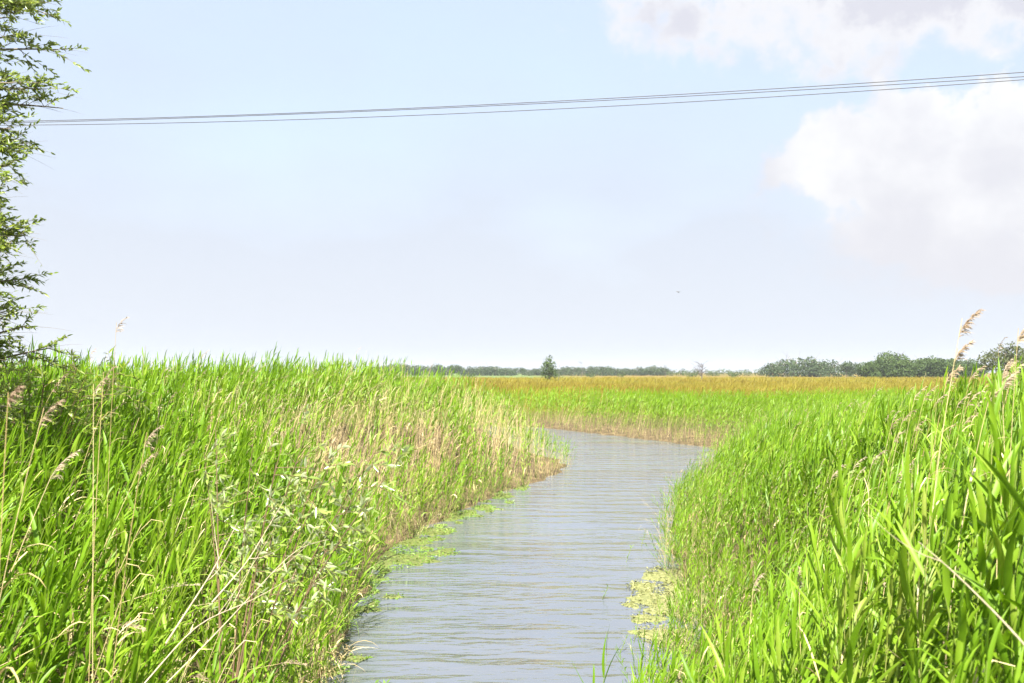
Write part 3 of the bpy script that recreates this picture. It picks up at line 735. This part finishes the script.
# bleached dead branches leaning out of the left reeds
def dead_branch(pts, label, r, rad=.004, twigs=3):
    P = np.array([at(*p) for p in pts]); k = np.linspace(0, 1, len(P)); q = np.linspace(0, 1, 16)
    C = np.stack([np.interp(q, k, P[:, i]) for i in range(3)], 1)
    for _ in range(3): C[1:-1] = (C[:-2] + 2 * C[1:-1] + C[2:]) / 4
    b0 = C[0].copy(); C = C - b0
    e = empty('dead_branch', tuple(b0)); tag(e, label, 'dead branch')
    obj('main_stick', mk_mesh('dead_stick', *tube(C, rad * (1.1 - .85 * q), 6), M_DEADWOOD), e)
    for j in range(twigs):
        p1 = at_curve(C, np.array([r.uniform(.35, .8)]))[0]; d = norm((C[-1] - C[0])[None])[0] + r.normal(0, .35, 3); tt = np.linspace(0, 1, 6)[:, None]
        obj('twig', mk_mesh('dead_twig', *tube(p1 + d * tt * r.uniform(.2, .45) + np.array([0, 0, .1]) * tt ** 2, rad * .5 * (1.1 - .9 * tt[:, 0]), 5), M_DEADWOOD), e)
r = np.random.default_rng(8)
dead_branch([(140, 690, 4.9), (200, 620, 5.2), (255, 598, 5.4), (295, 575, 5.5)], 'long bleached dead branch slanting right near the foot of the left reeds', r)
dead_branch([(150, 700, 5.1), (225, 625, 5.5), (270, 575, 5.6), (300, 545, 5.7), (330, 538, 5.8)], 'bleached dead branch arching over towards the water at its tip', r, twigs=2)
dead_branch([(170, 640, 5.3), (215, 570, 5.5), (240, 520, 5.6)], 'short bleached dead stick standing steeply under the sallow shrub', r, .006, 2)
dead_branch([(215, 600, 5.4), (250, 560, 5.6), (285, 500, 5.8)], 'thin bleached dead stick rising towards the sallow shrub branches', r, .005, 1)
dead_branch([(1060, 690, 2.2), (1000, 620, 2.3), (950, 570, 2.4), (915, 540, 2.5)], 'pale broken reed cane lying diagonally across the near right reeds', r, .003, 1)

# ------------------------------------------------------------------ algae mats, weeds, tufts
def mat_patch(px, py, w, dpt, label, group, mat, seed, name='algae_mat'):
    D = FPX * EYE / (py - HOR); x = (px - 512) / FPX * D
    r = np.random.default_rng(seed); na, nr = 56, 9; ph = r.uniform(0, 6, 6)
    V, F = [], []
    for j in range(nr + 1):
        for i in range(na):
            a = 2 * PI * i / na; q = 1 + .22 * math.sin(2 * a + ph[0]) + .17 * math.sin(3 * a + ph[1]) + .13 * math.sin(5 * a + ph[2]) + .09 * math.sin(9 * a + ph[3]) + .08 * math.sin(14 * a + ph[4])
            f = (j / nr) ** .8; z = .018 - .030 * f ** 5 + r.normal(0, .006) * (1 - f ** 6)
            V.append((math.cos(a) * q * w * .5 * f, math.sin(a) * q * dpt * .5 * f, z))
    for j in range(nr):
        for i in range(na): F.append((j * na + i, j * na + (i + 1) % na, (j + 1) * na + (i + 1) % na, (j + 1) * na + i))
    e = empty(name, (x, D, 0)); tag(e, label, 'algae mat', group)
    obj('mat', mk_mesh('mat', np.array(V), np.array(F), mat), e)
    n = int(420 * w * dpt) + 20; a = r.uniform(0, 2 * PI, n); f = np.sqrt(r.random(n)) * 1.12
    B = np.stack([np.cos(a) * f * w * .5, np.sin(a) * f * dpt * .5, np.full(n, .005)], 1)
    Vv, Ff = strips(B, np.stack([r.normal(.2, .7, n), r.normal(0, .7, n), r.uniform(.1, .6, n)], 1), r.uniform(.03, .10, n), r.uniform(.012, .035, n), r.uniform(.4, 1.6, n), 2, False, r.uniform(-1, 1, n), 'leaf')
    obj('sprouts', mk_mesh('sprouts', Vv, Ff, M_WEED if mat is M_ALGL else mat, None, np.repeat(r.random(n), 6)), e)['kind'] = 'stuff'
LG = 'green algae mats along the left water edge'
for i, (px, py, w, dp, lab) in enumerate([
    (432, 530, 1.0, .9, 'bright green algae mat lying farthest out from the left bank, long and pointed'),
    (442, 551, .62, .7, 'small oval algae mat floating alone off the left bank'),
    (398, 541, 1.3, 1.3, 'yellowish algae mat against the foot of the left reeds, behind the largest mat'),
    (392, 557, 1.5, 1.6, 'largest green algae mat, touching the left reeds'),
    (459, 514, .8, 1.2, 'flat algae mat beside the left reeds above the pointed mat'),
    (484, 507, .55, .9, 'small pale algae mat near the bend on the left edge'),
    (500, 495, .6, 1.4, 'thin algae strip at the foot of the left reeds near the bend'),
    (370, 577, .5, .6, 'small round algae mat nearest the dark left bank foot'),
    (345, 592, .9, 1.0, 'weedy algae mat under the left bank in front of the dry sedge tuft'),
    (338, 612, .7, .7, 'ragged algae mat close to the dry sedge tuft'),
    (520, 486, .5, 1.6, 'faint algae strip at the tip of the left reeds')]):
    mat_patch(px, py, w, dp, lab, LG, M_ALGL, 500 + i)
for i, (px, py, w, dp, lab) in enumerate([
    (660, 598, .85, 1.3, 'largest yellow algae mat in front of the right reeds'),
    (642, 585, .5, .7, 'pale yellow algae mat on the outer edge of the right patches'),
    (668, 575, .7, 1.5, 'yellow algae mat tucked behind the others at the right bank'),
    (645, 616, .45, .5, 'small yellow algae mat nearest the open water on the right'),
    (662, 632, .7, .8, 'yellow algae mat nearest the camera on the right bank'),
    (676, 606, .8, 1.2, 'yellow algae mat lying deepest among the stems of the right reeds'),
    (684, 588, .7, 1.3, 'yellow algae mat farthest from the open water on the right'),
    (674, 640, .6, .8, 'yellow algae mat under the overhanging right reeds nearest the camera'),
    (630, 603, .25, .3, 'tiny yellow algae scrap drifting off the right bank')]):
    mat_patch(px, py, w, dp, lab, 'yellow algae mats along the right water edge', M_ALGR, 600 + i)

r = np.random.default_rng(91)
for k in range(46):
    yy = r.uniform(9.2, 24); dd = r.uniform(.05, .8)
    xl = float(np.interp(yy, [9.6, 12, 16, 19.5, 25], [-2.2, -2.5, -2.75, -1.95, -.2])) + dd
    mat_patch(512 + xl / yy * FPX, HOR + EYE * FPX / yy, r.uniform(.12, .34), r.uniform(.12, .4), 'small scrap of green algae drifting between the larger mats on the left', 'algae scraps along the left water edge', M_ALGL, 800 + k)

def weed(px, py, h, label, seed, n=9):
    D = FPX * EYE / (py - HOR); x = (px - 512) / FPX * D; r = np.random.default_rng(seed)
    e = empty('water_weed', (x, D, -.02)); tag(e, label, 'water weed', 'thin weeds standing in the water')
    b = MB()
    C = np.stack([np.linspace(0, .1, 5), np.zeros(5), np.linspace(0, h, 5)], 1); b.add(*tube(C, .004, 4)); obj('stem', b.mesh('weed_stem', [M_STEM]), e)
    s = r.uniform(.2, 1, n)
    obj('leaves', mk_mesh('weed_leaf', *strips(at_curve(C, s), np.stack([r.normal(.2, .8, n), r.normal(0, .8, n), r.uniform(.2, 1, n)], 1), r.uniform(.06, .16, n) * (.5 + h), .014, r.uniform(.2, .9, n), 3, True, None, 'leaf'), M_WEED, None, np.repeat(r.random(n), 12)), e)
for i, (px, py, h) in enumerate([(601, 597, .22), (625, 560, .3), (632, 640, .5), (640, 545, .35), (655, 528, .4), (648, 655, .6), (618, 650, .25), (668, 512, .5)]):
    weed(px, py, h, 'thin leafy weed standing in the water off the right bank', 700 + i)

def sedge(px, py, D, h, n, label, mat, seed, cat='sedge tuft', name='sedge_tuft'):
    p = at(px, py, D); r = np.random.default_rng(seed); gz = max(0.0, float(ground_z(p[0], D)))
    e = empty(name, (p[0], D, gz - .03)); tag(e, label, cat)
    B = np.stack([r.normal(0, .07, n), r.normal(0, .07, n), np.zeros(n)], 1)
    D0 = np.stack([r.normal(.1, .5, n), r.normal(-.15, .5, n), np.ones(n)], 1)
    obj('blades', mk_mesh('sedge_blade', *strips(B, D0, h * r.uniform(.5, 1.1, n), .012, r.uniform(.8, 2.8, n), 6, True, r.uniform(-.8, .8, n), 'reed'), mat, None, np.repeat(r.random(n), 21)), e)['kind'] = 'stuff'
sedge(322, 652, 10.0, .75, 60, 'dry bleached sedge tuft hanging over the water at the foot of the left bank', M_STRAW, 1)
sedge(334, 630, 10.6, .6, 40, 'smaller dry sedge tuft behind the hanging one on the left bank', M_STRAW, 2)
sedge(300, 640, 9.4, .7, 50, 'green sedge tuft in the dark hollow under the left reeds', M_REED, 3)
sedge(262, 660, 8.2, .8, 50, 'green sedge tuft at the lower left near the dead branches', M_REED, 4)
sedge(345, 600, 11.6, .5, 50, 'green sedge tuft growing beside the weedy algae mat', M_WEED, 5)
sedge(372, 570, 14.0, .5, 40, 'green sedge tuft at the left water edge behind the small round algae mat', M_WEED, 6)

# ------------------------------------------------------------------ overhead wires and a bird
def wire(p0, p1, p2, d0, d2, label):
    """through three measured points; depth runs straight from d0 to d2 along the span"""
    A = at(p0[0], p0[1], d0); Cc = at(p2[0], p2[1], d2)
    u = (p1[0] - 512) / FPX            # where the sight line meets the span's vertical plane
    t1 = (A[0] - u * A[1]) / (u * (Cc[1] - A[1]) - (Cc[0] - A[0])); D1 = A[1] + t1 * (Cc[1] - A[1])
    Bz = EYE + (HOR - p1[1]) / FPX * D1
    q = np.polyfit([0, t1, 1], [A[2], Bz, Cc[2]], 2)
    t = np.linspace(-1.2, 1.9, 90)
    P = np.stack([A[0] + t * (Cc[0] - A[0]), A[1] + t * (Cc[1] - A[1]), np.polyval(q, t)], 1)
    o = obj('power_line', mk_mesh('power_line', *tube(P, .0085, 6), M_WIRE)); tag(o, label, 'power line')
wire((45, 118.2), (640, 93.8), (1024, 69.2), 21.0, 16.6, 'uppermost of the three thin dark power lines crossing the sky')
wire((45, 119.6), (640, 95.8), (1024, 73.6), 21.6, 17.0, 'middle of the three thin dark power lines crossing the sky')
wire((45, 122.6), (640, 102.0), (1024, 76.8), 22.0, 17.4, 'lowest of the three thin dark power lines crossing the sky')

p = at(679, 292, 60)
b = MB(); s = np.linspace(0, 1, 9)
b.add(*tube(np.stack([(s - .5) * .22, 0 * s, 0 * s], 1), .032 * np.sin(np.clip(s, .06, .97) * PI) ** .7 + .003, 8))
for sg in (-1, 1):
    Vv, Ff = strips(np.array([[.02, 0, .0]]), np.array([[-.25, sg * .9, .55]]), np.array([.24]), .085, .6, 5, True, np.array([.5 * sg]), 'leaf'); b.add(Vv, Ff)
o = obj('bird', b.mesh('bird', [M_BIRD]), None, tuple(p)); o.rotation_euler = (0, 0, .9); tag(o, 'tiny dark bird flying in the pale sky above the meadow', 'bird')

# ------------------------------------------------------------------ air
hm, hnt, hout = mat_new('haze_air')
hv = N(hnt, 'ShaderNodeVolumePrincipled'); hv.inputs['Density'].default_value = .00014; hv.inputs['Color'].default_value = (.86, .92, 1, 1); hv.inputs['Anisotropy'].default_value = .2
hnt.links.new(hv.outputs[0], hout.inputs['Volume'])
hx, hy0, hy1, hz0, hz1 = 3400, -1000, 4400, -2, 40
HV = np.array([(x, y, z) for z in (hz0, hz1) for x, y in ((-hx, hy0), (hx, hy0), (hx, hy1), (-hx, hy1))], float)
HF = np.array([(3, 2, 1, 0), (4, 5, 6, 7), (0, 1, 5, 4), (1, 2, 6, 5), (2, 3, 7, 6), (3, 0, 4, 7)])
haze = obj('haze', mk_mesh('haze', HV, HF, hm, smooth_sh=False)); tag(haze, 'thin pale summer haze lying over the whole marsh', 'haze', kind='stuff')

# ------------------------------------------------------------------ sky, sun, camera
SUN_EL, SUN_AZ = math.radians(52), math.radians(180)      # azimuth clockwise from +Y: behind the camera, to the left
w = bpy.data.worlds.new('World'); SC.world = w; w.use_nodes = True
nt = w.node_tree; nt.nodes.clear(); lk = nt.links.new
out = nt.nodes.new('ShaderNodeOutputWorld'); bg = nt.nodes.new('ShaderNodeBackground'); bg.inputs['Strength'].default_value = .111
sky = N(nt, 'ShaderNodeTexSky', sky_type='NISHITA', sun_disc=False); sky.sun_elevation = SUN_EL; sky.sun_rotation = SUN_AZ; sky.air_density = 1.0; sky.dust_density = 1.6; sky.ozone_density = 1.0
tc = N(nt, 'ShaderNodeTexCoord'); sp = N(nt, 'ShaderNodeSeparateXYZ'); lk(tc.outputs['Generated'], sp.inputs[0])
def M(op, a, b=None, c=None, clamp=False):
    n = N(nt, 'ShaderNodeMath', operation=op, use_clamp=clamp)
    for i, v in enumerate((a, b, c)):
        if v is None: continue
        if isinstance(v, (int, float)): n.inputs[i].default_value = v
        else: lk(v, n.inputs[i])
    return n.outputs[0]
az = M('ARCTAN2', sp.outputs[0], sp.outputs[1]); el = M('ARCSINE', sp.outputs[2])
cv = N(nt, 'ShaderNodeCombineXYZ'); lk(az, cv.inputs[0]); lk(el, cv.inputs[1])
def noise(scale, detail=6, rough=.55, off=(0, 0, 0), stretch=(1, 1, 1)):
    mp = N(nt, 'ShaderNodeMapping'); mp.inputs['Location'].default_value = off; mp.inputs['Scale'].default_value = stretch; lk(cv.outputs[0], mp.inputs[0])
    n = N(nt, 'ShaderNodeTexNoise'); n.inputs['Scale'].default_value = scale; n.inputs['Detail'].default_value = detail; n.inputs['Roughness'].default_value = rough; lk(mp.outputs[0], n.inputs['Vector']); return n.outputs['Fac']
def sstep(v, a, b):
    n = N(nt, 'ShaderNodeMapRange', interpolation_type='SMOOTHSTEP'); n.inputs[1].default_value = a; n.inputs[2].default_value = b; lk(v, n.inputs[0]); return n.outputs[0]
n1 = noise(8, 8, .58); n2 = noise(20, 7, .6, (3, 1, 0)); n3 = noise(3, 5, .5, (7, 2, 0), (1, 2.2, 1))
warp = M('ADD', M('MULTIPLY', M('SUBTRACT', n1, .5), 1.1), M('MULTIPLY', M('SUBTRACT', n2, .5), 1.1))
def blob(a0, e0, ra, re, soft):
    x = M('DIVIDE', M('SUBTRACT', az, a0), ra); y = M('DIVIDE', M('SUBTRACT', el, e0), re)
    d = M('SQRT', M('ADD', M('MULTIPLY', x, x), M('MULTIPLY', y, y)))
    return sstep(M('ADD', M('MULTIPLY', warp, 1.1), M('SUBTRACT', 1.0, d)), 0, soft)
cum = M('MAXIMUM', blob(.48, .215, .17, .09, .24), blob(.37, .225, .075, .065, .26))
cum = M('MAXIMUM', cum, blob(.60, .22, .20, .10, .2))
cum = M('MAXIMUM', cum, M('MAXIMUM', blob(.54, .15, .26, .10, .8), M('MAXIMUM', blob(.45, .15, .11, .05, .35), blob(.56, .115, .17, .045, .4))))
topc = blob(.54, .42, .46, .125, .35)
topc2 = blob(.58, .43, .44, .12, .9)
bank = M('MAXIMUM', cum, topc)
# scattered cloud over the rest of the sky, and thin bright veil
rest = M('MULTIPLY', sstep(n3, .46, .66), sstep(el, .46, .60))
bank = M('MAXIMUM', bank, M('MULTIPLY', rest, .85))
veil = M('ADD', .86, M('MULTIPLY', M('SUBTRACT', n3, .5), .3), clamp=True)
hz = M('SUBTRACT', 1.0, sstep(el, .0, .35))
veil = M('ADD', veil, M('MULTIPLY', hz, .22), clamp=True)
K = 1.0
mixv = N(nt, 'ShaderNodeMix', data_type='RGBA'); lk(veil, mixv.inputs[0]); lk(sky.outputs[0], mixv.inputs[6]); vc = N(nt, 'ShaderNodeMix', data_type='RGBA'); lk(hz, vc.inputs[0]); vc.inputs[6].default_value = (1.46, 1.65, 1.97, 1); vc.inputs[7].default_value = (1.69, 1.79, 1.96, 1); lk(vc.outputs[2], mixv.inputs[7])
shade = sstep(M('ADD', M('MULTIPLY', n1, 1.0), M('MULTIPLY', M('SUBTRACT', el, .20), -1.2)), .27, .66)
cc = N(nt, 'ShaderNodeMix', data_type='RGBA'); lk(shade, cc.inputs[0]); cc.inputs[6].default_value = (2.15, 2.15, 2.16, 1); cc.inputs[7].default_value = (1.72, 1.72, 1.83, 1)
ct = N(nt, 'ShaderNodeMix', data_type='RGBA'); topk = sstep(M('ADD', topc2, M('MULTIPLY', M('SUBTRACT', n1, .5), 1.4)), .05, .55); lk(M('MULTIPLY', M('ADD', .35, M('MULTIPLY', topk, .65)), M('SUBTRACT', 1.0, cum)), ct.inputs[0]); lk(cc.outputs[2], ct.inputs[6]); ct.inputs[7].default_value = (1.62, 1.62, 1.77, 1)
mixc = N(nt, 'ShaderNodeMix', data_type='RGBA'); lk(M('MULTIPLY', bank, .92), mixc.inputs[0]); lk(mixv.outputs[2], mixc.inputs[6]); lk(ct.outputs[2], mixc.inputs[7])
lk(mixc.outputs[2], bg.inputs[0]); lk(bg.outputs[0], out.inputs[0])

sl = bpy.data.lights.new('sun', 'SUN'); sl.energy = 5.0; sl.angle = math.radians(.53); sl.color = (1, .955, .88)
so = bpy.data.objects.new('sun', sl); COL.objects.link(so)
dv = Vector((math.sin(SUN_AZ) * math.cos(SUN_EL), math.cos(SUN_AZ) * math.cos(SUN_EL), math.sin(SUN_EL)))
so.rotation_euler = dv.to_track_quat('Z', 'Y').to_euler(); so.location = dv * 50

cd = bpy.data.cameras.new('camera'); cam = bpy.data.objects.new('camera', cd); COL.objects.link(cam)
cam.location = (0, 0, EYE); cam.rotation_euler = (math.radians(90) + math.atan((HOR - 341.5) / FPX), 0, 0)
cd.sensor_width = 36; cd.lens = FPX * 36 / 1024; cd.clip_start = .05; cd.clip_end = 9000
cd.dof.use_dof = True; cd.dof.focus_distance = 11; cd.dof.aperture_fstop = 4.0
SC.camera = cam
SC.view_settings.view_transform = 'Standard'; SC.view_settings.look = 'None'; SC.view_settings.exposure = 2.12; SC.view_settings.gamma = 1
SC.render.engine = 'CYCLES'
SC.cycles.max_bounces = 6; SC.cycles.diffuse_bounces = 3; SC.cycles.glossy_bounces = 3; SC.cycles.transmission_bounces = 3
SC.cycles.use_denoising = True
